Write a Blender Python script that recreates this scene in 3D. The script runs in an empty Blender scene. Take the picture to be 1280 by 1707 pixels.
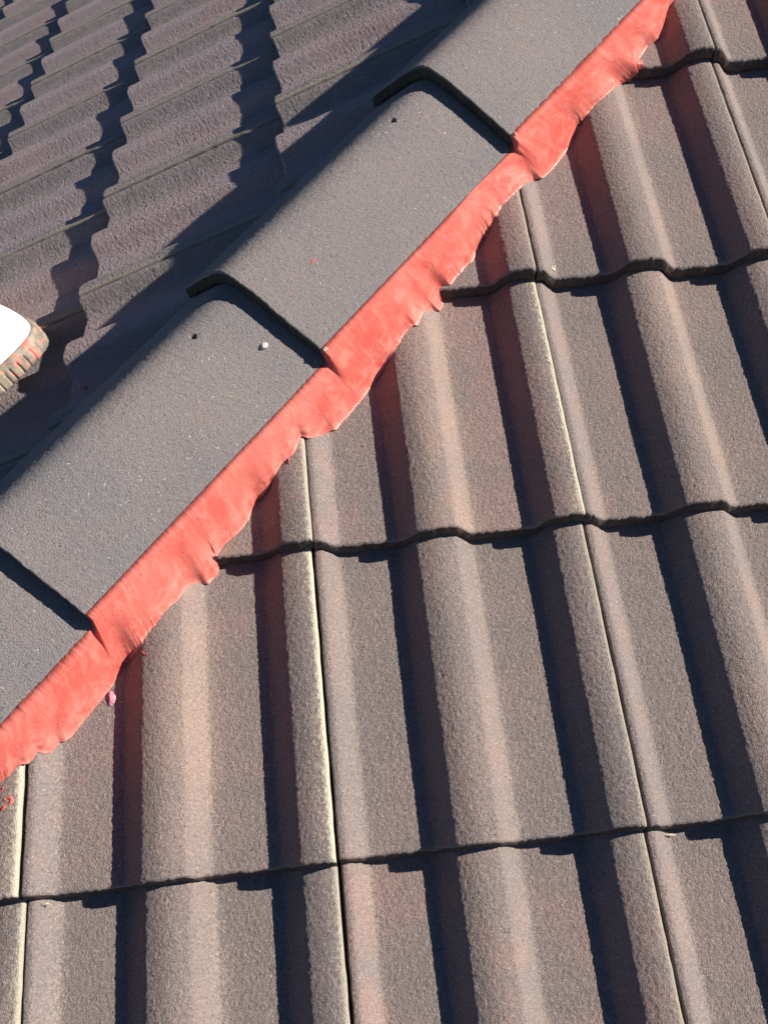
import bpy, math
import numpy as np

# ------------------------------------------------------------------ camera, sky, sun, exposure
C = bpy.context.scene.collection
CAM = np.array([0.28850061, -0.84136787, 0.69781124])
RV = np.array([2.3423252, -0.13473127, -0.0036308])
FPX = 1617.41715                      # focal length for a 1280 px wide picture
PITCH = 0.40872473
GAUGE, W = 0.32618907, 0.30
XR, VR = -0.05262963, -0.44843013     # first joint and course of the near slope
YL, VL = 1.59701632, -0.06686105      # first joint and course of the far slope
RA, RHC, RH, RL, RS0, RSIDE = 0.1120, 0.005, 0.0741, 0.3782, -0.1307, 0.04732

def rodrigues(r):
    t = np.linalg.norm(r); k = r / t
    K = np.array([[0, -k[2], k[1]], [k[2], 0, -k[0]], [-k[1], k[0], 0]])
    return np.eye(3) + math.sin(t) * K + (1 - math.cos(t)) * K @ K
M = rodrigues(RV)
from mathutils import Matrix, Vector
cd = bpy.data.cameras.new('camera'); cam = bpy.data.objects.new('camera', cd); C.objects.link(cam)
cd.sensor_fit = 'HORIZONTAL'; cd.sensor_width = 36.0; cd.lens = FPX / 1280 * 36
cd.clip_start = 0.02; cd.clip_end = 2000
m4 = Matrix.Identity(4)
for r in range(3):
    m4[r][0] = M[0][r]; m4[r][1] = -M[1][r]; m4[r][2] = -M[2][r]; m4[r][3] = CAM[r]
cam.matrix_world = m4
bpy.context.scene.camera = cam

SUN = np.array([1.54, -0.05, 1.0]); SUN /= np.linalg.norm(SUN)
world = bpy.data.worlds.new('World'); bpy.context.scene.world = world; world.use_nodes = True
nt = world.node_tree; bg = nt.nodes['Background']
sky = nt.nodes.new('ShaderNodeTexSky'); sky.sky_type = 'NISHITA'; sky.sun_disc = False
sky.sun_elevation = math.asin(SUN[2]); sky.sun_rotation = math.atan2(SUN[0], SUN[1])
nt.links.new(sky.outputs[0], bg.inputs[0]); bg.inputs[1].default_value = 0.05
sky.air_density = 0.6; sky.dust_density = 0.1; sky.ozone_density = 5.0
sl = bpy.data.lights.new('sun', 'SUN'); sl.energy = 5.0; sl.angle = math.radians(0.5); sl.color = (1.0, 0.90, 0.79)
so = bpy.data.objects.new('sun', sl); C.objects.link(so)
so.rotation_euler = Vector(SUN).to_track_quat('Z', 'Y').to_euler()
vs = bpy.context.scene.view_settings
vs.view_transform = 'Standard'; vs.look = 'None'; vs.exposure = 0.78; vs.gamma = 1.0

# ------------------------------------------------------------------ frames and helpers
cp, sp = math.cos(PITCH), math.sin(PITCH)
FR = (np.array([1, 0, 0.]), np.array([0, cp, sp]), np.array([0, -sp, cp]))      # near slope: along, up, out
FL = (np.array([0, -1., 0]), np.array([cp, 0, sp]), np.array([-sp, 0, cp]))     # far slope
hd = np.array([1, 1, math.tan(PITCH)]); hd /= np.linalg.norm(hd)
hs = np.array([1, -1, 0]) / math.sqrt(2); hu = np.cross(hs, hd)
FH = (hs, hd, hu)

def pj(P):
    c = (np.asarray(P) - CAM) @ M.T
    return 640 + FPX * c[..., 0] / c[..., 2], 853.5 + FPX * c[..., 1] / c[..., 2]
def ray(x, y):
    r = M.T @ np.array([(x - 640) / FPX, (y - 853.5) / FPX, 1.0]); return r / np.linalg.norm(r)

def smooth(a, b, x):
    t = np.clip((x - a) / (b - a), 0, 1); return t * t * (3 - 2 * t)

class Noise:
    """smooth value noise over the plane, evaluated with numpy"""
    def __init__(s, seed, n=512):
        s.n = n; s.t = np.random.default_rng(seed).uniform(-1, 1, (n, n))
    def __call__(s, x, y, cell):
        X = np.asarray(x) / cell + 1000.37; Y = np.asarray(y) / cell + 1000.71
        i = np.floor(X).astype(int); j = np.floor(Y).astype(int); fx = X - i; fy = Y - j
        fx = fx * fx * (3 - 2 * fx); fy = fy * fy * (3 - 2 * fy); n = s.n
        a = s.t[i % n, j % n]; b = s.t[(i + 1) % n, j % n]; c = s.t[i % n, (j + 1) % n]; d = s.t[(i + 1) % n, (j + 1) % n]
        return (a * (1 - fx) + b * fx) * (1 - fy) + (c * (1 - fx) + d * fx) * fy

def rough(nz, x, y, amp=1.0):
    g = nz(x, y, 0.0013) * 0.85 + nz(x * .8 + y * .6 + .3, y * .8 - x * .6 + .1, 0.0023) * 0.45 + nz(x, y + .7, 0.005) * 0.15
    return amp * 0.00055 * g

def mesh_from(name, verts, faces, mat=None, smooth_shade=True):
    me = bpy.data.meshes.new(name)
    verts = np.asarray(verts, dtype=np.float32); faces = np.asarray(faces, dtype=np.int32)
    me.vertices.add(len(verts)); me.vertices.foreach_set('co', verts.ravel())
    k = faces.shape[1]
    me.loops.add(faces.size); me.loops.foreach_set('vertex_index', faces.ravel())
    me.polygons.add(len(faces)); me.polygons.foreach_set('loop_start', np.arange(0, faces.size, k, dtype=np.int32))
    me.polygons.foreach_set('loop_total', np.full(len(faces), k, dtype=np.int32))
    me.update(calc_edges=True); me.validate()
    if smooth_shade: me.polygons.foreach_set('use_smooth', np.ones(len(me.polygons), dtype=bool))
    if mat: me.materials.append(mat)
    return me

def grid_faces(nr, nc, base=0):
    a = (np.arange(nr - 1)[:, None] * nc + np.arange(nc - 1)[None, :]).ravel() + base
    return np.stack([a, a + 1, a + 1 + nc, a + nc], 1)

def obj(name, me, loc=None, frame=None, parent=None):
    o = bpy.data.objects.new(name, me); C.objects.link(o)
    if frame is not None:
        m = Matrix.Identity(4)
        for r in range(3):
            for k in range(3): m[r][k] = frame[k][r]
            m[r][3] = loc[r]
        o.matrix_world = m
    elif loc is not None: o.location = loc
    if parent: o.parent = parent
    return o
def tag(o, label, cat, group=None, kind='thing'):
    o['label'] = label; o['category'] = cat
    if group: o['group'] = group
    if kind: o['kind'] = kind
    return o

# ------------------------------------------------------------------ materials
class NB:
    def __init__(s, name):
        s.m = bpy.data.materials.new(name); s.m.use_nodes = True; s.t = s.m.node_tree; s.b = s.t.nodes['Principled BSDF']
    def n(s, ty, **kw):
        q = s.t.nodes.new(ty)
        for k, v in kw.items(): setattr(q, k, v)
        return q
    def val(s, x, sock):
        if hasattr(x, 'links'): s.t.links.new(x, sock)
        else: sock.default_value = x
    def math(s, op, a, b=0.0, clamp=False):
        q = s.n('ShaderNodeMath', operation=op, use_clamp=clamp); s.val(a, q.inputs[0]); s.val(b, q.inputs[1]); return q.outputs[0]
    def noise(s, vec, scale, detail=2.0, rough=0.5, dist=0.0):
        q = s.n('ShaderNodeTexNoise'); s.val(vec, q.inputs['Vector']); q.inputs['Scale'].default_value = scale
        q.inputs['Detail'].default_value = detail; q.inputs['Roughness'].default_value = rough; q.inputs['Distortion'].default_value = dist
        return q.outputs['Fac']
    def ramp(s, f, a, b, lo=0.0, hi=1.0):
        q = s.n('ShaderNodeMapRange', interpolation_type='SMOOTHSTEP'); s.val(f, q.inputs[0])
        q.inputs[1].default_value = a; q.inputs[2].default_value = b; q.inputs[3].default_value = lo; q.inputs[4].default_value = hi
        return q.outputs[0]
    def mix(s, f, a, b, mode='MIX'):
        q = s.n('ShaderNodeMix', data_type='RGBA', blend_type=mode); s.val(f, q.inputs[0])
        for k, x in ((6, a), (7, b)):
            if hasattr(x, 'links'): s.t.links.new(x, q.inputs[k])
            else: q.inputs[k].default_value = (*x, 1)
        return q.outputs[2]
    def attr(s, name):
        q = s.n('ShaderNodeAttribute', attribute_type='OBJECT', attribute_name=name); return q.outputs['Fac']
    def coords(s):
        tc = s.n('ShaderNodeTexCoord'); oi = s.n('ShaderNodeObjectInfo')
        sc = s.n('ShaderNodeVectorMath', operation='SCALE'); s.t.links.new(oi.outputs['Location'], sc.inputs[0]); sc.inputs['Scale'].default_value = 13.7
        ad = s.n('ShaderNodeVectorMath', operation='ADD'); s.t.links.new(tc.outputs['Object'], ad.inputs[0]); s.t.links.new(sc.outputs[0], ad.inputs[1])
        sx = s.n('ShaderNodeSeparateXYZ'); s.t.links.new(tc.outputs['Object'], sx.inputs[0])
        return ad.outputs[0], sx.outputs
    def bump(s, h, strength, dist, prev=None):
        q = s.n('ShaderNodeBump'); s.val(h, q.inputs['Height']); q.inputs['Strength'].default_value = strength; q.inputs['Distance'].default_value = dist
        if prev is not None: s.t.links.new(prev, q.inputs['Normal'])
        return q.outputs[0]
    def vor(s, vec, scale):
        q = s.n('ShaderNodeTexVoronoi', feature='F1'); s.val(vec, q.inputs['Vector']); q.inputs['Scale'].default_value = scale
        return q.outputs['Distance'], q.outputs['Color']

def tile_material(name, grey, pink, warm, far=False):
    b = NB(name); P, X = b.coords(); x = X[0]
    big = b.noise(P, 7, 3, .55); mid = b.noise(P, 38, 3, .6); fine = b.noise(P, 380, 3, .7); vfine = b.noise(P, 900, 2, .6)
    pinkf = b.math('MULTIPLY', b.ramp(b.math('ADD', big, b.math('MULTIPLY', b.math('SUBTRACT', mid, .5), .5)), .38, .64), b.attr('pink'), True)
    col = b.mix(pinkf, grey, pink)
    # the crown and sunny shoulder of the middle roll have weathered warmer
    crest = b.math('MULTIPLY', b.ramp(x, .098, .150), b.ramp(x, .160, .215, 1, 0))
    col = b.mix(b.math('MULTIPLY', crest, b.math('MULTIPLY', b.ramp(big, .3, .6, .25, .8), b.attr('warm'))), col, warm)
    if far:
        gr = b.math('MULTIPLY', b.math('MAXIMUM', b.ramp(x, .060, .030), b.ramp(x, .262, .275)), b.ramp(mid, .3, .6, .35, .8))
        col = b.mix(gr, col, (.235, .222, .212))  # weathered grey along the seam roll; also darkens in shade on its flank
    # grains
    col = b.mix(b.ramp(fine, .30, .52, .42, 0), col, tuple(c * .35 for c in grey))
    col = b.mix(b.ramp(fine, .54, .72, 0, .55), col, tuple(min(1, c * 2.1) for c in grey))
    d, vc = b.vor(P, 330); sx = b.n('ShaderNodeSeparateXYZ'); b.t.links.new(vc, sx.inputs[0])
    spk = b.ramp(b.noise(P, 340, 2, .5, .6), .69, .74)
    col = b.mix(b.math('MULTIPLY', spk, .55), col, (.50, .45, .40))
    spd = b.math('MULTIPLY', b.ramp(d, .2, .34, 1, 0), b.ramp(sx.outputs[1], .93, .95))
    col = b.mix(b.math('MULTIPLY', spd, .7), col, (.04, .033, .035))
    # pale lime bloom on shoulders
    sh = b.math('ADD', b.math('MULTIPLY', b.ramp(x, .012, .028), b.ramp(x, .030, .044, 1, 0)), b.math('MULTIPLY', b.ramp(x, .168, .180), b.ramp(x, .184, .196, 1, 0)))
    speck = b.ramp(b.math('ADD', b.noise(P, 300, 2, .6), b.math('MULTIPLY', b.math('SUBTRACT', big, .5), .5)), .50, .62)
    col = b.mix(b.math('MULTIPLY', b.math('MULTIPLY', sh, speck), b.math('MULTIPLY', b.attr('bloom'), .32)), col, (.46, .40, .34))
    # cream crust on the lapped edge
    ragged = b.math('ADD', x, b.math('MULTIPLY', b.math('SUBTRACT', b.noise(P, 240, 3, .7), .5), .016))
    e = b.math('MULTIPLY', b.ramp(ragged, .2912, .2962), b.attr('crust'))
    e2 = b.math('MULTIPLY', b.math('MULTIPLY', b.ramp(ragged, .274, .295, 0, .45), speck), b.attr('crust'))
    col = b.mix(b.math('MAXIMUM', e, e2), col, (.58, .55, .43) if not far else (.36, .32, .26))
    b.t.links.new(col, b.b.inputs['Base Color'])
    b.b.inputs['Roughness'].default_value = .88; b.b.inputs['Specular IOR Level'].default_value = .25
    n1 = b.bump(b.noise(P, 760, 2, .65), 1.0, .0020); n2 = b.bump(vfine, .8, .0006, n1)
    b.t.links.new(n2, b.b.inputs['Normal'])
    return b.m
MAT_R = tile_material('weathered_concrete', (.226, .197, .188), (.296, .214, .196), (.335, .255, .217))
MAT_L = tile_material('mauve_concrete_grazing_sun', (.345, .298, .308), (.378, .286, .288), (.39, .305, .285), True)  # far-slope copy of the tile colour, lightened to make up for grazing sun

def ridge_material():
    b = NB('grey_ridge_concrete'); P, X = b.coords()
    big = b.noise(P, 6, 3, .55); mid = b.noise(P, 30, 3, .6); fine = b.noise(P, 430, 3, .65); vfine = b.noise(P, 1000, 2, .6)
    col = b.mix(b.ramp(big, .35, .65), (.205, .196, .204), (.245, .218, .214))
    col = b.mix(b.ramp(mid, .45, .8, 0, .35), col, (.235, .205, .19))
    col = b.mix(b.ramp(fine, .30, .5, .55, 0), col, (.075, .068, .07))
    col = b.mix(b.ramp(fine, .56, .74, 0, .35), col, (.36, .33, .31))
    spk = b.ramp(b.math('ADD', b.noise(P, 300, 2, .5, .6), b.math('MULTIPLY', b.math('SUBTRACT', b.noise(P, 14, 3, .6), .5), .16)), .675, .75)
    col = b.mix(b.math('MULTIPLY', spk, .75), col, (.60, .55, .51))
    spd = b.ramp(b.noise(P, 210, 2, .5, .4), .30, .26)
    col = b.mix(b.math('MULTIPLY', spd, .6), col, (.06, .05, .05))
    # pinkish stain speckle
    col = b.mix(b.math('MULTIPLY', b.ramp(b.noise(P, 22, 3, .7), .62, .72), .25), col, (.33, .17, .15))
    b.t.links.new(col, b.b.inputs['Base Color']); b.b.inputs['Roughness'].default_value = .8; b.b.inputs['Specular IOR Level'].default_value = .35
    n1 = b.bump(b.noise(P, 560, 3, .7), 1.0, .0022); n2 = b.bump(vfine, .7, .0005, n1); b.t.links.new(n2, b.b.inputs['Normal'])
    return b.m
MAT_H = ridge_material()

def pointing_material():
    b = NB('red_pointing'); P, X = b.coords()
    uv = b.n('ShaderNodeUVMap', uv_map='strip').outputs[0]
    st = b.n('ShaderNodeVectorMath', operation='MULTIPLY'); b.t.links.new(uv, st.inputs[0]); st.inputs[1].default_value = (1, .035, 1)
    drag = b.noise(st.outputs[0], 190, 4, .7, .4); drag2 = b.noise(st.outputs[0], 55, 3, .6, .6)
    su = b.n('ShaderNodeSeparateXYZ'); b.t.links.new(uv, su.inputs[0]); t = su.outputs[1]
    big = b.noise(P, 14, 3, .5); mid = b.noise(P, 70, 4, .65); fine = b.noise(P, 520, 3, .6)
    col = b.mix(b.ramp(big, .35, .68), (.60, .108, .084), (.64, .155, .125))
    col = b.mix(b.ramp(drag2, .42, .70, 0, .65), col, (.74, .22, .18))
    col = b.mix(b.ramp(drag, .55, .75, 0, .30), col, (.76, .27, .23))
    # thin dusty band feathered at the lower edge; pale patches paint in sheen
    band = b.math('MULTIPLY', b.ramp(t, .45, .85), b.ramp(mid, .42, .62))
    col = b.mix(b.math('MULTIPLY', band, .28), col, (.80, .38, .32))
    thin = b.math('MULTIPLY', b.ramp(t, .86, 1.0), b.ramp(fine, .50, .60))
    col = b.mix(b.math('MULTIPLY', thin, .55), col, (.40, .20, .17))
    col = b.mix(b.math('MULTIPLY', b.math('MULTIPLY', b.ramp(t, .10, .0), b.ramp(fine, .48, .56)), .5), col, (.36, .16, .14))
    d, vc = b.vor(P, 120); sx = b.n('ShaderNodeSeparateXYZ'); b.t.links.new(vc, sx.inputs[0])
    pit = b.math('MULTIPLY', b.ramp(d, .06, .14, 1, 0), b.ramp(sx.outputs[0], .94, .95))
    col = b.mix(pit, col, (.25, .03, .03))
    b.t.links.new(col, b.b.inputs['Base Color'])
    ro = b.ramp(b.math('ADD', mid, b.math('MULTIPLY', t, -.12)), .3, .6, .30, .55)
    b.t.links.new(b.math('MAXIMUM', ro, b.ramp(t, .10, .28, .9, .3)), b.b.inputs['Roughness'])
    b.t.links.new(b.ramp(t, .08, .30, .12, .55), b.b.inputs['Specular IOR Level'])
    n1 = b.bump(fine, .7, .0007); n2 = b.bump(drag, .6, .0010, n1); n3 = b.bump(drag2, .45, .0016, n2); b.t.links.new(n3, b.b.inputs['Normal'])
    return b.m
MAT_P = pointing_material()

def plain(name, c1, c2, scale, rough=.8, bumpd=.0006, spec=.3):
    b = NB(name); P, X = b.coords(); f = b.noise(P, scale, 4, .6)
    b.t.links.new(b.mix(b.ramp(f, .3, .7), c1, c2), b.b.inputs['Base Color']); b.b.inputs['Roughness'].default_value = rough
    b.b.inputs['Specular IOR Level'].default_value = spec
    b.t.links.new(b.bump(f, .6, bumpd), b.b.inputs['Normal']); return b.m

MAT_F = plain('bare_shaded_tile_edge', (.055, .042, .038), (.095, .075, .065), 160, .95, .0012)  # bare tile noses; shade of the side away from the sun darkened in
MAT_F2 = plain('grimy_shaded_ridge_edge', (.040, .040, .030), (.075, .072, .058), 160, .95, .0012)  # grimy ridge noses, their unlit shade deepened into the colour

# ------------------------------------------------------------------ roof tile shape
ROLL, STEP, THICK = 0.0262, 0.0212, 0.0194
TL = GAUGE + 0.035
def profile(u):
    """height of the tile across its width; u = 0..1, crests at about .46 and .97"""
    u = np.mod(u, 1.0); h = np.zeros_like(u)
    for c in (.458, .962, -.038):
        d = u - c
        cl = .5 + .5 * np.cos(np.pi * np.clip(-d / .160, 0, 1)); cr = .5 + .5 * np.cos(np.pi * np.clip(d / .168, 0, 1))
        s = np.where(d < 0, .78 * (1 - smooth(.072, .156, -d)) + .22 * cl, .82 * (1 - smooth(.058, .144, d)) + .18 * cr)
        crown = -0.0024 * np.clip(np.abs(d) / .075, 0, 1.4) ** 2 * s
        h = np.maximum(h, s * ROLL + crown)
    return h - ROLL

def tile_mesh(name, seed, cell, mat, keep=None, grain=1.0):
    nz = Noise(seed)
    x0, x1 = 0.0015, W - 0.0011
    e = 0.0028
    xs = [(x0, -.016), (x0, -.007), (x0 + .0001, -.0026), (x0 + .0007, -.0009), (x0 + .0018, -.0002)]
    mid = np.arange(x0 + .0030, x1 - .0030, cell)
    xs += [(x, 0.) for x in mid]
    xs += [(x1 - .0024, -.0002), (x1 - .0010, -.0009), (x1 - .0003, -.0022), (x1, -.0045), (x1, -.010), (x1, -.017)]
    ys = [(.004, -THICK), (-.0010, -THICK), (-.0030, -THICK + .001), (-.0034, -THICK + .004), (-.0030, -.0120), (-.0024, -.0085), (-.0016, -.0055), (-.0009, -.0030), (-.0001, -.0013), (.0008, -.0004), (.0020, 0)]
    ys += [(y, 0.) for y in np.arange(.0034, TL, cell)]
    xs = np.array(xs); ys = np.array(ys)
    X, Y = np.meshgrid(xs[:, 0], ys[:, 0]); ZX, ZY = np.meshgrid(xs[:, 1], ys[:, 1])
    edge = nz(X, X * 0 + 5.3, .012) * .0010 + nz(X, X * 0 + 8.1, .004) * .0004 + nz(X, X * 0 + 2.2, .06) * .0012
    nose = 1 - smooth(.0, .03, Y)
    Yw = Y + edge * nose + (ZY < -.0005) * nz(X, ZY * 1.0, .003) * .0005
    Z = profile(X / W) - STEP * Y / GAUGE + np.maximum(ZX + ZY, -THICK)
    Z -= .0022 * (1 - smooth(.002, .012, X))
    Z += rough(nz, X, Y) * np.where(ZX + ZY < -.0001, .3, 1) * grain
    Z += nz(X, Y, .09) * .0007
    Xw = X + (ZX < -.0001) * nz(Y, X * 0 + 3.3, .012) * .0004
    V = np.stack([Xw, Yw, Z], -1).reshape(-1, 3); F = grid_faces(len(ys), len(xs))
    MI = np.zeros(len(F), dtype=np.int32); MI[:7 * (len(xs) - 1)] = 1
    # water bar that runs under the neighbour
    tx = np.array([-.024, -.012, .0, .004]); ty = np.arange(.004, TL, .02)
    TX, TY = np.meshgrid(tx, ty); TZ = profile(TX / W) - STEP * TY / GAUGE - .0145
    MI = np.concatenate([MI, np.ones((len(ty) - 1) * 3, dtype=np.int32)])
    F = np.concatenate([F, grid_faces(len(ty), 4, len(V))]); V = np.concatenate([V, np.stack([TX, TY, TZ], -1).reshape(-1, 3)])
    if keep is not None:
        k = keep(V); fk = k[F].all(1); F = F[fk]; MI = MI[fk]
        used = np.unique(F)
        if len(used) < 50: return None
        remap = np.full(len(V), -1); remap[used] = np.arange(len(used)); V = V[used]; F = remap[F]
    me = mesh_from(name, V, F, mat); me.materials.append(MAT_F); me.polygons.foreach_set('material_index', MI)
    return me

def to_world(V, o, fr): return o + V[:, :1] * fr[0] + V[:, 1:2] * fr[1] + V[:, 2:3] * fr[2]
def in_view(P, margin=70):
    x, y = pj(P); d = (P - CAM) @ M[2]
    return ((x > -margin) & (x < 1280 + margin) & (y > -margin) & (y < 1707 + margin) & (d > .05)).any()

gx, gy = np.meshgrid(np.linspace(0, W, 7), np.linspace(0, GAUGE, 7)); TEST = np.stack([gx.ravel(), gy.ravel(), gx.ravel() * 0 - .01], 1)
ROWDV = {0: 0.0, 1: .0005, 2: -.0045, 3: .001}
rng = np.random.default_rng(7)
COLS = 'first second third fourth fifth sixth seventh eighth ninth tenth eleventh twelfth'.split()

def seen_past_ridge(P):
    # does the sight line to a far-slope point clear the crest of the ridge tiles?
    a0 = CAM @ hs; a1 = P @ hs; t = (RSIDE - a0) / (a1 - a0)
    Q = CAM + t[:, None] * (P - CAM)
    return (Q @ hu) > RH - .012
near = []
for j in range(-3, 7):
    for i in range(-3, 8):
        dv = ROWDV.get(j, 0) + rng.normal(0, .0006); dx = rng.normal(0, .0004) + {(0, 1): .0026, (-1, 1): .0030, (1, 1): .0008, (2, 1): -.0014}.get((i, j), 0)
        o = XR * FR[0] + VR * FR[1] + (i * W + dx) * FR[0] + (j * GAUGE + dv) * FR[1]
        P = to_world(TEST, o, FR); side = P @ hs
        if not in_view(P, 200) or (side < .10).all(): continue
        vis = bool((side > .185).any()) and in_view(P[side > .185], 0)
        cut = side.min() < .06
        keep = (lambda V, o=o: (to_world(V, o, FR) @ hs) > .035) if cut else None
        near.append((j, i, o, keep, side.min(), vis))
rowlist = sorted({t[0] for t in near if t[5]})
CR = {(-1, 0): .8, (-1, -1): .6, (0, 0): .95, (0, -1): .45, (1, 1): .85, (0, 1): .6, (1, 0): .32, (1, 2): .25, (2, 3): .2, (1, -1): .3}
PROPS = {(0, 0): dict(crust=1.15, bloom=.9, pink=.7, warm=1.0), (0, -1): dict(crust=1.3, bloom=1.2, pink=.2, warm=.3), (1, 1): dict(crust=1.25, bloom=.5, pink=.9, warm=.9),
         (0, 1): dict(crust=.55, bloom=.7, pink=1.2, warm=.9), (1, 0): dict(crust=1.0, bloom=.7, pink=.4, warm=.4), (2, 1): dict(crust=.5, bloom=.3, pink=.5, warm=1.0)}
spare = [None]
for (j, i, o, keep, smin, vis) in near:
    if vis or keep is not None: me = tile_mesh('roof_tile', 100 + j * 17 + i, .00125 if vis else .0022, MAT_R, keep)
    else:
        if spare[0] is None: spare[0] = tile_mesh('roof_tile', 60, .0020, MAT_R)
        me = spare[0]
    if me is None: continue
    t = obj('roof_tile', me, o, FR)
    if vis:
        c = sorted(k[1] for k in near if k[0] == j and k[5]).index(i)
        r = rowlist.index(j)
    tag(t, 'brown two-roll concrete tile of the near slope, just outside the photo' if not vis else 'brown tile%s, %s from left, %s course up the near slope' % (' cut under the pointing' if smin < .12 else '', COLS[c], COLS[r]), 'roof tile', 'roof tiles on the near slope')
    d = dict(crust=float(rng.uniform(.35, .9)), bloom=float(rng.uniform(.3, .8)), pink=float(rng.uniform(.2, 1.1)), warm=float(rng.uniform(.3, .9)))
    d.update(PROPS.get((i, j), {}))
    d['crust'] = CR.get((i, j), .2)
    for k, v in d.items(): t[k] = v

shared = [None] * 4
far = []
for j in range(-14, 6):
    for i in range(-9, 11):
        dv = rng.normal(0, .0012); dx = rng.normal(0, .0008)
        o = -YL * FL[0] + VL * FL[1] + (i * W + dx) * FL[0] + (j * GAUGE + dv) * FL[1]
        P = to_world(TEST, o, FL); side = P @ hs
        if not in_view(P, 160) or (side > -.045).all(): continue
        k_ = seen_past_ridge(P) & (side < -.07)
        vis = bool(k_.any()) and in_view(P[k_], 0)
        far.append((j, i, o, side.max(), vis))
fcourses = sorted({t[0] for t in far if t[4]}, reverse=True)
for n, (j, i, o, smax, vis) in enumerate(far):
    if smax > -.06:
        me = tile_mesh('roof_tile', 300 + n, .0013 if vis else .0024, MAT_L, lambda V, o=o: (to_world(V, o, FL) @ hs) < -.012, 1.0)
        if me is None: continue
    else:
        k = n % 4
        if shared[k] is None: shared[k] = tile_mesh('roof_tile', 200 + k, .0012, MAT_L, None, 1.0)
        me = shared[k]
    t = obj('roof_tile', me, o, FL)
    if vis: c = sorted(k[1] for k in far if k[0] == j and k[4]).index(i); r = fcourses.index(j)
    tag(t, 'mauve-grey concrete tile of the far slope, outside or hidden in the photo' if not vis else 'mauve-grey tile on the far slope, %s from top, in %s course left of the ridge' % (COLS[c], COLS[r]), 'roof tile', 'roof tiles on the far slope')
    t['crust'] = float(rng.uniform(.4, 1.0)); t['bloom'] = float(rng.uniform(.0, .25)); t['pink'] = float(rng.uniform(.3, 1.1)); t['warm'] = float(rng.uniform(0, .5))

# ------------------------------------------------------------------ roof deck under the tiles, ground far below
def sheet(name, pts, mat):
    me = bpy.data.meshes.new(name); me.from_pydata([tuple(p) for p in pts[0]], [], pts[1]); me.materials.append(mat)
    return obj(name, me)
MAT_D = plain('dark_underlay', (.03, .028, .03), (.045, .042, .04), 40)
off = .078
def on(fr, a, v, h): return a * fr[0] + v * fr[1] + h * fr[2]
zt = -off / cp
def hp(s): return np.array([s, s, s * math.tan(PITCH) + zt])
deck = sheet('roof_deck', ([hp(-1.6), hp(3.2), np.array([3.2, -1.6, -1.6 * math.tan(PITCH) + zt]), np.array([-1.6, 3.2, -1.6 * math.tan(PITCH) + zt])], [(0, 2, 1), (0, 1, 3)]), MAT_D)
tag(deck, 'dark roofing underlay seen only through the gaps between tiles', 'underlay')
MAT_G = plain('lawn', (.045, .06, .025), (.07, .08, .035), 3, .95)
g = sheet('ground', ([(-400, -400, -3.6), (400, -400, -3.6), (400, 400, -3.6), (-400, 400, -3.6)], [(0, 1, 2, 3)]), MAT_G); g['kind'] = 'structure'

# ------------------------------------------------------------------ ridge tiles
RR = .020
KR = (RH - RHC) / (math.sqrt(RA ** 2 + RR ** 2) - RR); RT, RSTEP = .0175, .020
def ridge_h(c, xa=-.005):
    k = np.where(c > xa, c - xa, (c - xa)) * 1.0
    span = np.where(k > 0, RA - xa, RA + xa); kk = (RH - RHC) / (np.sqrt(span ** 2 + RR ** 2) - RR)
    return RH - kk * (np.sqrt(k ** 2 + RR ** 2) - RR)
def ridge_mesh(seed, hole=None):
    nz = Noise(seed); cell = .0016; L = RL + .045; a = RA
    xs = [(-a, -.0165), (-a, -.008), (-a, -.0035), (-a + .0005, -.0014), (-a + .0016, -.0004)] + [(x, 0.) for x in np.arange(-a + .003, a - .003, cell)] + [(a - .0016, -.0004), (a - .0005, -.0014), (a, -.0035), (a, -.008), (a, -.0165)]
    ys = [(.03, -RT), (.0005, -RT), (-.0006, -RT + .0015), (-.0006, -.0120), (-.0004, -.0080), (-.0002, -.0050), (.0000, -.0022), (.0003, -.0009), (.0010, -.0002), (.0022, 0)] + [(y, 0.) for y in np.arange(.0042, L, cell)]
    xs = np.array(xs); ys = np.array(ys); X, Y = np.meshgrid(xs[:, 0], ys[:, 0]); ZX, ZY = np.meshgrid(xs[:, 1], ys[:, 1])
    edge = nz(X, X * 0 + 5.3, .012) * .0007 + nz(X, X * 0 + 8.1, .004) * .0006
    Yw = Y + edge * (1 - smooth(0, .02, Y)); Xw = X + (np.abs(X) > a - .004) * (nz(Y, X * 0 + 3.3, .007) * .0006)
    Z = ridge_h(X) - RSTEP * Y / RL + np.maximum(ZX + ZY, -RT) + rough(nz, X, Y, .85) + nz(X, Y, .08) * .0006
    if hole is not None:
        r = np.hypot(X - hole[0], (Y - hole[1])); Z -= .012 * (1 - smooth(.0022, .0036, r)) * (ZY > -.001)
    V = np.stack([Xw, Yw, Z], -1).reshape(-1, 3)
    F = grid_faces(len(ys), len(xs)); MI = np.zeros(len(F), dtype=np.int32); MI[:6 * (len(xs) - 1)] = 1
    me = mesh_from('ridge_tile', V, F, MAT_H); me.materials.append(MAT_F2); me.polygons.foreach_set('material_index', MI)
    return me
RLAB = {-1: 'grey angled ridge tile, lowest of the row at the left edge', 0: 'grey ridge tile second from the bottom, with a pebble near its top end',
        1: 'grey ridge tile in the middle of the row with a red fleck on it', 2: 'grey angled ridge tile at the top edge of the photo, uppermost of the row'}
def ridge_origin(n): return hd * (RS0 + n * RL) + hs * RSIDE
def ridge_hit(x, y, n, lift=0.0):
    """where the sight line through a photo point meets ridge tile n; returns local x, y"""
    r = ray(x, y); o = ridge_origin(n); t0, t1 = .5, 3.0
    ts = np.linspace(t0, t1, 4000); P = CAM + ts[:, None] * r - o
    a = P @ hs; b = P @ hd; c = P @ hu
    gap = c - (ridge_h(np.clip(a, -.25, .25)) - RSTEP * b / RL + lift)
    k = np.argmax(gap < 0); return a[k], b[k], CAM + ts[k] * r
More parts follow.
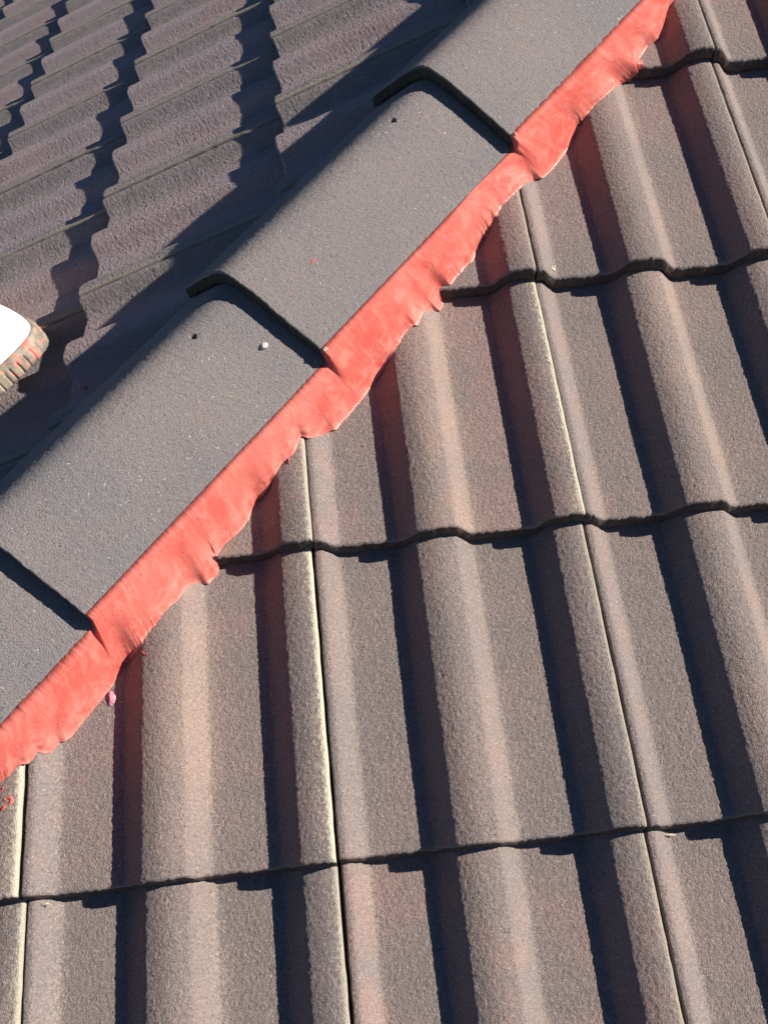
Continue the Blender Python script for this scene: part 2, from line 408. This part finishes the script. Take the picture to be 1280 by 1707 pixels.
HOLES = {0: (322, 561), 1: (655, 200)}
for n in (-3, -2, -1, 0, 1, 2, 3):
    hole = ridge_hit(*HOLES[n], n)[:2] if n in HOLES else None
    o = ridge_origin(n) + rng.normal(0, .0006) * hs
    t = obj('ridge_tile', ridge_mesh(50 + n, hole), o, FH)
    tag(t, RLAB.get(n, 'grey ridge tile of the same row, just outside the photo'), 'ridge tile', 'ridge tiles along the hip')

# ------------------------------------------------------------------ old bedding mortar under the ridge
MAT_B = plain('old_mortar', (.12, .11, .10), (.18, .165, .15), 90, .9, .001)
bs = np.arange(RS0 - 2.95 * RL, RS0 + 4.0 * RL, .01); nzb = Noise(9)
prof = [(-.052, -.085), (-.050, -.035), (-.042, -.010), (.03, .022), (.10, .004), (.128, -.030), (.130, -.085)]
V = []
for s in bs:
    for k, (a, h) in enumerate(prof):
        V.append(hd * s + hs * (a + .003 * nzb(s, k * 1.0, .02)) + hu * h)
me = mesh_from('mortar_bedding', V, grid_faces(len(bs), len(prof)), MAT_B)
tag(obj('mortar_bedding', me), 'old grey bedding mortar in the dark under the ridge tiles', 'mortar')

# ------------------------------------------------------------------ red flexible pointing
UP = [(-330, 1566), (-110, 1342), (-60, 1291), (0, 1233), (63, 1168), (105, 1128), (148, 1078), (155, 1062), (150, 1048), (152, 1034), (169, 1015), (193, 990), (246, 934), (281, 899), (330, 850), (400, 768), (461, 705), (512, 651), (545, 614),
      (552, 604), (549, 596), (558, 580), (580, 549), (604, 523), (640, 485), (666, 458), (680, 443), (720, 402), (752, 369), (791, 312), (853, 258), (863, 249), (862, 236), (870, 222), (912, 180), (987, 109), (1044, 41), (1085, 0), (1150, -62), (1215, -120), (1320, -218)]
LO = [(-330, 1650), (-110, 1420), (-50, 1352), (0, 1305), (30, 1280), (37, 1275), (47, 1275), (55, 1266), (62, 1253), (75, 1257), (88, 1256), (94, 1245), (97, 1238), (110, 1237), (119, 1230), (141, 1200), (151, 1190), (183, 1149), (211, 1107), (246, 1061), (267, 1029), (299, 998),
      (316, 974), (333, 972), (348, 975), (362, 960), (368, 938), (360, 929), (374, 909), (400, 885), (415, 868), (421, 850), (447, 812), (472, 770), (489, 756), (503, 728), (515, 731), (545, 722), (553, 718), (560, 717), (572, 702), (588, 686), (611, 658), (644, 606), (654, 590), (676, 555),
      (690, 543), (696, 545), (704, 524), (712, 519), (725, 517), (733, 521), (739, 512), (738, 503), (748, 478), (760, 462), (789, 434), (795, 418), (822, 370), (841, 337), (867, 315), (877, 302), (893, 299), (905, 300), (924, 277), (950, 244), (969, 202), (995, 169), (1014, 154),
      (1025, 144), (1040, 139), (1055, 131), (1068, 118), (1071, 107), (1064, 100), (1081, 75), (1100, 64), (1113, 36), (1117, 8), (1150, -40), (1230, -120), (1340, -226)]
LIFTS = [(110, 1237, 9), (88, 1256, 6), (37, 1275, 7), (365, 945, 12), (348, 975, 8), (503, 728, 7), (553, 718, 6), (690, 543, 7), (733, 521, 8), (1068, 110, 12), (1040, 139, 8), (903, 300, 7)]
def near_h(X, v):
    k = (v - VR) / GAUGE; j = np.floor(k); return profile((X - XR) / W) - STEP * (k - j)
def near_hit(x, y, lift=0.0):
    r = ray(x, y); ts = np.linspace(.6, 2.6, 5000); P = CAM + ts[:, None] * r
    X = P @ FR[0]; v = P @ FR[1]; h = P @ FR[2]
    k = int(np.argmax(h < near_h(X, v) + lift)); return P[k]
def up_hit(x, y):
    r = ray(x, y); ts = np.linspace(.6, 2.6, 5000); P = CAM + ts[:, None] * r
    s = P @ hd; a = P @ hs - RSIDE; c = P @ hu
    fr = (s - RS0) / RL; f = fr - np.floor(fr)
    h = ridge_h(np.clip(a, -.11, .14)) - RSTEP * f + .0006
    k = int(np.argmax(c < h)); return P[k]
def param(L):
    L = np.array(L, float); d = np.array([.65, -.76]); t = [0.]
    for a, b in zip(L[:-1], L[1:]): t.append(t[-1] + max((b - a) @ d, .18 * np.hypot(*(b - a))))
    return L, np.array(t)
UPa, tu = param(UP); LOa, tl = param(LO)
# tie the two outlines together at matching places along the hip
anch_u = UPa @ np.array([.65, -.76]); anch_l = LOa @ np.array([.65, -.76])
anch_u = np.maximum.accumulate(anch_u + np.arange(len(anch_u)) * 1e-3); anch_l = np.maximum.accumulate(anch_l + np.arange(len(anch_l)) * 1e-3)
tu = .5 * tu / tu[-1] + .5 * (anch_u - anch_u[0]) / (anch_u[-1] - anch_u[0])
tl = .5 * tl / tl[-1] + .5 * (anch_l - anch_l[0]) / (anch_l[-1] - anch_l[0])
NS, NT = 1900, 44
S = np.linspace(0, 1, NS)
def resample(L, t):
    return np.stack([np.interp(S, t, L[:, 0]), np.interp(S, t, L[:, 1])], 1)
nzp = Noise(77)
U2, L2 = resample(UPa, tu), resample(LOa, tl)
arc = S * 2.05
jx = nzp(arc, arc * 0 + 1.1, .011) * 1.6 + (nzp(arc, arc * 0 + 4.1, .0027) * 2.2 + nzp(arc, arc * 0 + 6.1, .0048) * 1.5) * smooth(-.1, .7, nzp(arc, arc * 0 + 5.1, .05))
L2 = L2 + np.stack([jx * .7, jx * .6], 1)
jx = nzp(arc, arc * 0 + 7.1, .02) * 1.2 + nzp(arc, arc * 0 + 9.1, .005) * .9
U2 = U2 + np.stack([jx * .7, jx * .5], 1)
PU = np.array([up_hit(*p) for p in U2]); PL = np.array([near_hit(*p) for p in L2])
def sm1(P, w):
    k = np.hanning(w + 2)[1:-1]; k /= k.sum(); pad = np.pad(P, ((w // 2, w // 2), (0, 0)), 'edge')
    return np.stack([np.convolve(pad[:, c], k, 'valid') for c in range(3)], 1)
PU = sm1(PU, 5); PL = sm1(PL, 3)
T = np.linspace(0, 1, NT)
lift = np.zeros(NS)
for (lx, ly, amt) in LIFTS:
    lift = np.maximum(lift, amt / 12 * .0045 * np.exp(-((L2[:, 0] - lx) ** 2 + (L2[:, 1] - ly) ** 2) / (2 * 7 ** 2)))
G = np.zeros((NS, NT, 3)); PUs = sm1(PU, 41); PLs = sm1(PL, 25)
w0 = smooth(.9, 1.0, T)
for k, t in enumerate(T):
    P = PUs * (1 - t) + PLs * t + (PU - PUs) * (1 - t) ** 3 + (PL - PLs) * t ** 5
    X = P @ FR[0]; v = P @ FR[1]; h = P @ FR[2]
    bulge = .010 * math.sin(math.pi * min(1, t * 1.02)) ** 1.0 * (1 - t) ** .5
    streak = (nzp(arc + t * .012, arc * 0 + 2.0 + t * .030, .022) * .00035 + nzp(arc + t * .02, arc * 0 + 3.0 + t * .02, .006) * .00007) * math.sin(math.pi * (t * .9 + .05))
    h = h + bulge * .3 + streak
    # surface of the tiles below, blurred a little so the pointing bridges the steps
    acc = 0
    for dvv in (-.010, -.005, 0, .005, .010):
        for dxx in (-.012, -.006, 0, .006, .012): acc = acc + near_h(X + dxx, v + dvv)
    th = near_h(X, v) * w0[k] + np.maximum(acc / 25, near_h(X, v)) * (1 - w0[k]) + .0013 + .0027 * (1 - t)
    kk = 200.0
    hh = np.log(np.exp(kk * h) + np.exp(kk * th)) / kk
    w_ = smooth(.80, 1.0, np.array(t))
    # the drop off the ridge edge: it stays proud until the tile surface takes over
    hh = hh * (1 - w_) + (th - .0005 + lift) * w_
    G[:, k, :] = X[:, None] * FR[0] + v[:, None] * FR[1] + hh[:, None] * FR[2]
# skirt: turn the feathered edge down onto the tiles and the top edge onto the ridge
sk1 = G[:, -1] - FR[2] * .0010 + hs * .0003; sk2 = G[:, -1] - FR[2] * .0045 - hs * .002
a0 = G[:, 0] @ hs - RSIDE
dxa = np.minimum(0, RA - .002 - a0)[:, None]
tp1 = G[:, 0] + hs * dxa - hu * (dxa * .72 + .0006)
tp0 = tp1 - hu * .009 - hs * .002
full = np.concatenate([tp0[:, None], tp1[:, None], G, sk1[:, None], sk2[:, None]], 1)
me = mesh_from('ridge_pointing', full.reshape(-1, 3), grid_faces(NS, NT + 4), MAT_P)
tv = np.concatenate([[0, 0], T, [1, 1]]); uvs = np.stack([np.repeat(arc, NT + 4), np.tile(tv, NS)], 1)
vi = np.zeros(len(me.loops), dtype=np.int32); me.loops.foreach_get('vertex_index', vi)
me.uv_layers.new(name='strip').data.foreach_set('uv', uvs[vi].astype(np.float32).ravel())
tag(obj('ridge_pointing', me), 'glossy coral-red flexible pointing smeared in a ragged strip along the ridge tiles', 'pointing')

# ------------------------------------------------------------------ small bits
def blob(name, P, frame, rx, ry, rz, mat, seed, label, cat, n=24, amp=.25):
    nz = Noise(seed, 64); th = np.linspace(0, math.pi, n); ph = np.linspace(0, 2 * math.pi, 2 * n)
    V = []
    for a in th:
        for b_ in ph:
            d = np.array([math.sin(a) * math.cos(b_), math.sin(a) * math.sin(b_), math.cos(a)])
            q = 1 + amp * nz(d[0] * 1.3 + d[2], d[1] * 1.3 - d[2] * .7, .8) + amp * .4 * nz(d[0] + 4, d[1] + d[2], .3)
            V.append((d[0] * rx * q, d[1] * ry * q, d[2] * rz * q))
    return tag(obj(name, mesh_from(name, V, grid_faces(n, 2 * n), mat), P, frame), label, cat)
MAT_W = plain('pale_stone', (.45, .40, .36), (.60, .54, .48), 300)
a, b_, P = ridge_hit(441, 577, 0); blob('pebble', P + hu * .001, FH, .0042, .005, .0032, MAT_W, 3, 'small pale pebble stuck on the grey ridge tile', 'pebble')
NBm = NB('pink_bead'); NBm.b.inputs['Base Color'].default_value = (.55, .22, .30, 1); NBm.b.inputs['Roughness'].default_value = .45
P = near_hit(187, 1166); blob('sealant_bead', P + FR[2] * .0008, FR, .0036, .0070, .0026, NBm.m, 5, 'smooth pink bead hanging below the edge of the red pointing', 'bead', amp=.3)
a_, b2, P = ridge_hit(520, 436, 1); blob('paint_fleck', P, FH, .0018, .0052, .0006, MAT_P, 6, 'thin red fleck on the middle ridge tile', 'paint fleck')

def far_hit(x, y):
    r = ray(x, y); ts = np.linspace(.6, 3.2, 5000); P = CAM + ts[:, None] * r
    U = P @ FL[0]; v = P @ FL[1]; h = P @ FL[2]; k = (v - VL) / GAUGE; th = profile((U + YL) / W) - STEP * (k - np.floor(k))
    return P[int(np.argmax(h < th))]
P = far_hit(143, 647); blob('mortar_crumb', P + FL[2] * .001, FL, .0028, .003, .0025, MAT_P, 8, 'tiny red crumb lying in a far-slope tile pan near the ridge', 'crumb')

MAT_C = plain('pale_crust', (.34, .30, .24), (.55, .50, .38), 260)
for k, (px, py, rx, ry, rz, lab, nm) in enumerate([
        (921, 446, .0042, .0036, .0016, 'pale yellow lichen spot on the nose of the tile right of the upper side joint', 'lichen_spot'),
        (551, 912, .0065, .0016, .0014, 'thin pale flake under the tile nose beside the middle side joint', 'mortar_flake'),
        (1108, 1394, .0075, .0018, .0016, 'pale flake caught under the tile nose at the lower right side joint', 'mortar_flake'),
        (70, 1509, .0070, .0016, .0014, 'pale flake under the tile nose at the lower left side joint', 'mortar_flake')]):
    P = near_hit(px, py); blob(nm, P, FR, rx, ry, rz, MAT_C, 20 + k, lab, nm.replace('_', ' '), amp=.6)
for k, (px, py, n_, lab) in enumerate([(540, 582, 1, 'small mortar crumbs on the lower right corner of the middle ridge tile'), (856, 222, 2, 'small mortar crumbs on the lower right corner of the top ridge tile')]):
    a_, b_, P = ridge_hit(px, py, n_); blob('mortar_crumb', P, FH, .0040, .0026, .0013, MAT_C, 31 + k, lab, 'crumb', amp=.8)
def smear(pts, width, label, seed, name='paint_smear'):
    pts = np.array(pts, float); k = np.linspace(0, len(pts) - 1, 40)
    c = np.stack([np.interp(k, range(len(pts)), pts[:, 0]), np.interp(k, range(len(pts)), pts[:, 1])], 1)
    nz = Noise(seed, 64); V = []
    for q in range(len(c)):
        P = near_hit(*c[q]); d = near_hit(*c[min(q + 1, 39)]) - near_hit(*c[max(q - 1, 0)]); d /= np.linalg.norm(d) + 1e-9
        sd = np.cross(d, FR[2]); wd = width * (.6 + .5 * nz(q * 1.0, 0., 3.)) * min(1, q / 3 + .2, (39 - q) / 3 + .2)
        V += [P - sd * wd - FR[2] * .001, P - sd * wd * .7 + FR[2] * .0009, P + FR[2] * .0016, P + sd * wd * .7 + FR[2] * .0009, P + sd * wd - FR[2] * .001]
    return tag(obj(name, mesh_from(name, V, grid_faces(40, 5), MAT_P)), label, 'smear')
smear([(2, 1353), (8, 1345), (17, 1340), (20, 1334), (17, 1329), (10, 1332), (6, 1337)], .0022, 'curled red smear on the brown tile at the left edge of the photo', 11)
smear([(0, 1321), (5, 1318), (6, 1312)], .0014, 'short red smear above the curled one at the left edge', 12)
smear([(743, 482), (752, 484), (760, 479), (764, 480)], .0016, 'faint red smear on a nose edge right beside the pointing', 13)
smear([(478, 762), (482, 768), (480, 772)], .0012, 'faint red dab on the cut tile just below the pointing', 14)
smear([(236, 1086), (242, 1092), (248, 1090)], .0012, 'faint red dab high on a brown tile roll under the pointing', 15)

# ------------------------------------------------------------------ the shoe standing on the far slope
NBs = NB('dirty_rubber'); P_, X_ = NBs.coords()
c_ = NBs.mix(NBs.ramp(NBs.noise(P_, 45, 4, .6), .35, .7), (.17, .145, .12), (.36, .30, .235))
c_ = NBs.mix(NBs.ramp(NBs.noise(P_, 60, 3, .6, .5), .55, .63), c_, (.72, .17, .12))
c_ = NBs.mix(NBs.ramp(NBs.noise(P_, 38, 2, .6, .3), .66, .72), c_, (.80, .33, .15))
NBs.t.links.new(c_, NBs.b.inputs['Base Color']); NBs.b.inputs['Roughness'].default_value = .7
NBs.t.links.new(NBs.bump(NBs.noise(P_, 220, 3, .6), .6, .001), NBs.b.inputs['Normal'])
MAT_U = plain('white_shoe_fabric', (.82, .82, .82), (.88, .88, .88), 200, .6, .0002)
def far_pt(x, y, h):
    r = ray(x, y); t = (h - FL[2] @ CAM) / (FL[2] @ r); return CAM + t * r
tip = far_pt(22, 632, .016); back = far_pt(-93, 566, .016)
ax = tip - back; ax /= np.linalg.norm(ax); ay = np.cross(FL[2], ax); az = FL[2]
SO = tip - FL[2] * .012
FS = (ax, ay, az)
def outline(n=260, grow=0.0):
    # plan of a right shoe, toe at the origin pointing along +x, 290 mm long
    ctl = np.array([(0, 0), (-.003, .026), (-.016, .048), (-.045, .062), (-.095, .064), (-.15, .040), (-.20, .036), (-.25, .036), (-.278, .026), (-.29, 0),
                    (-.278, -.027), (-.25, -.038), (-.20, -.040), (-.15, -.044), (-.095, -.062), (-.045, -.060), (-.016, -.046), (-.003, -.024), (0, 0)]) * 1.25
    out = []
    m = len(ctl) - 1
    for k in range(n):
        t = k / n * m; i = int(t); f = t - i
        p0, p1, p2, p3 = ctl[(i - 1) % m], ctl[i % m], ctl[(i + 1) % m], ctl[(i + 2) % m]
        out.append(.5 * (2 * p1 + (p2 - p0) * f + (2 * p0 - 5 * p1 + 4 * p2 - p3) * f * f + (3 * p1 - p0 - 3 * p2 + p3) * f ** 3))
    out = np.array(out); d = np.roll(out, -1, 0) - np.roll(out, 1, 0); d /= np.linalg.norm(d, axis=1)[:, None]
    nrm = np.stack([-d[:, 1], d[:, 0]], 1); nrm *= np.sign((nrm * (out - out.mean(0))).sum(1).mean())
    return out + nrm * grow
shoe = bpy.data.objects.new('shoe', None); C.objects.link(shoe)
mm = Matrix.Identity(4)
for a in range(3):
    for b2 in range(3): mm[a][b2] = FS[b2][a]
    mm[a][3] = SO[a]
shoe.matrix_world = mm
tag(shoe, 'white shoe with a dirty ribbed rubber sole splashed with red, at the left edge', 'shoe')
n = 520; base = outline(n); s_arc = np.cumsum(np.linalg.norm(np.roll(base, -1, 0) - base, axis=1))
rib = smooth(.0, .0016, np.abs((s_arc % .0125) - .006) - .0004)
rows = []
for z, gr, dep in [(.0, -.012, 0), (.0, .001, 1), (.002, .0026, 1), (.008, .0034, 1), (.014, .0030, 1), (.0175, .0022, 1), (.0190, .0020, .2), (.0205, .0016, 0), (.025, .0004, 0), (.028, -.0012, 0), (.0295, -.004, 0), (.029, -.014, 0)]:
    o2 = outline(n, 0) ; c0 = outline(n, 1.0) - outline(n, 0.0)
    nzs = Noise(41, 64); g_ = gr - (1 - rib) * (.0022 + .0012 * nzs(s_arc, s_arc * 0, .02)) * dep + .0011 * nzs(s_arc, s_arc * 0 + z * 9, .009) + .0012 * nzs(s_arc, s_arc * 0 + 2, .03)
    q = o2 + c0 * g_[:, None] if np.ndim(g_) else o2 + c0 * g_
    spring = .012 * np.clip((q[:, 0] + .06) / .06, 0, 1) ** 2
    rows.append(np.stack([q[:, 0], q[:, 1], z + spring * .6 + 0 * q[:, 0]], 1))
V = np.array(rows); V = np.concatenate([V, V[:, :1]], 1)
sole = mesh_from('sole', V.reshape(-1, 3), grid_faces(len(rows), n + 1), NBs.m); so_ = obj('sole', sole); so_.parent = shoe
rows = []
for f in np.linspace(0, 1, 40):
    q = outline(n, 0); c0 = outline(n, 1.0) - q
    # height of the top of the shoe at each point along its length, rolling in from the outline to the instep
    top = .060 + .052 * smooth(-.09, -.24, q[:, 0] * 1.0) * 0 + np.interp(-q[:, 0], [0, .03, .08, .16, .22, .29], [0, .004, .018, .052, .060, .062])
    ang = f * math.pi / 2
    inset = (1 - math.cos(ang)) * np.interp(-q[:, 0], [0, .05, .1, .2, .29], [.074, .074, .070, .050, .044]) + .004
    z = .024 + .6 * .012 * np.clip((q[:, 0] + .06) / .06, 0, 1) ** 2 + math.sin(ang) * (top - .022)
    p = q - c0 * inset[:, None]
    rows.append(np.stack([p[:, 0], p[:, 1], z], 1))
V = np.array(rows); V = np.concatenate([V, V[:, :1]], 1)
up = mesh_from('upper', V.reshape(-1, 3), grid_faces(len(rows), n + 1), MAT_U); uo = obj('upper', up); uo.parent = shoe
bpy.context.view_layer.update()
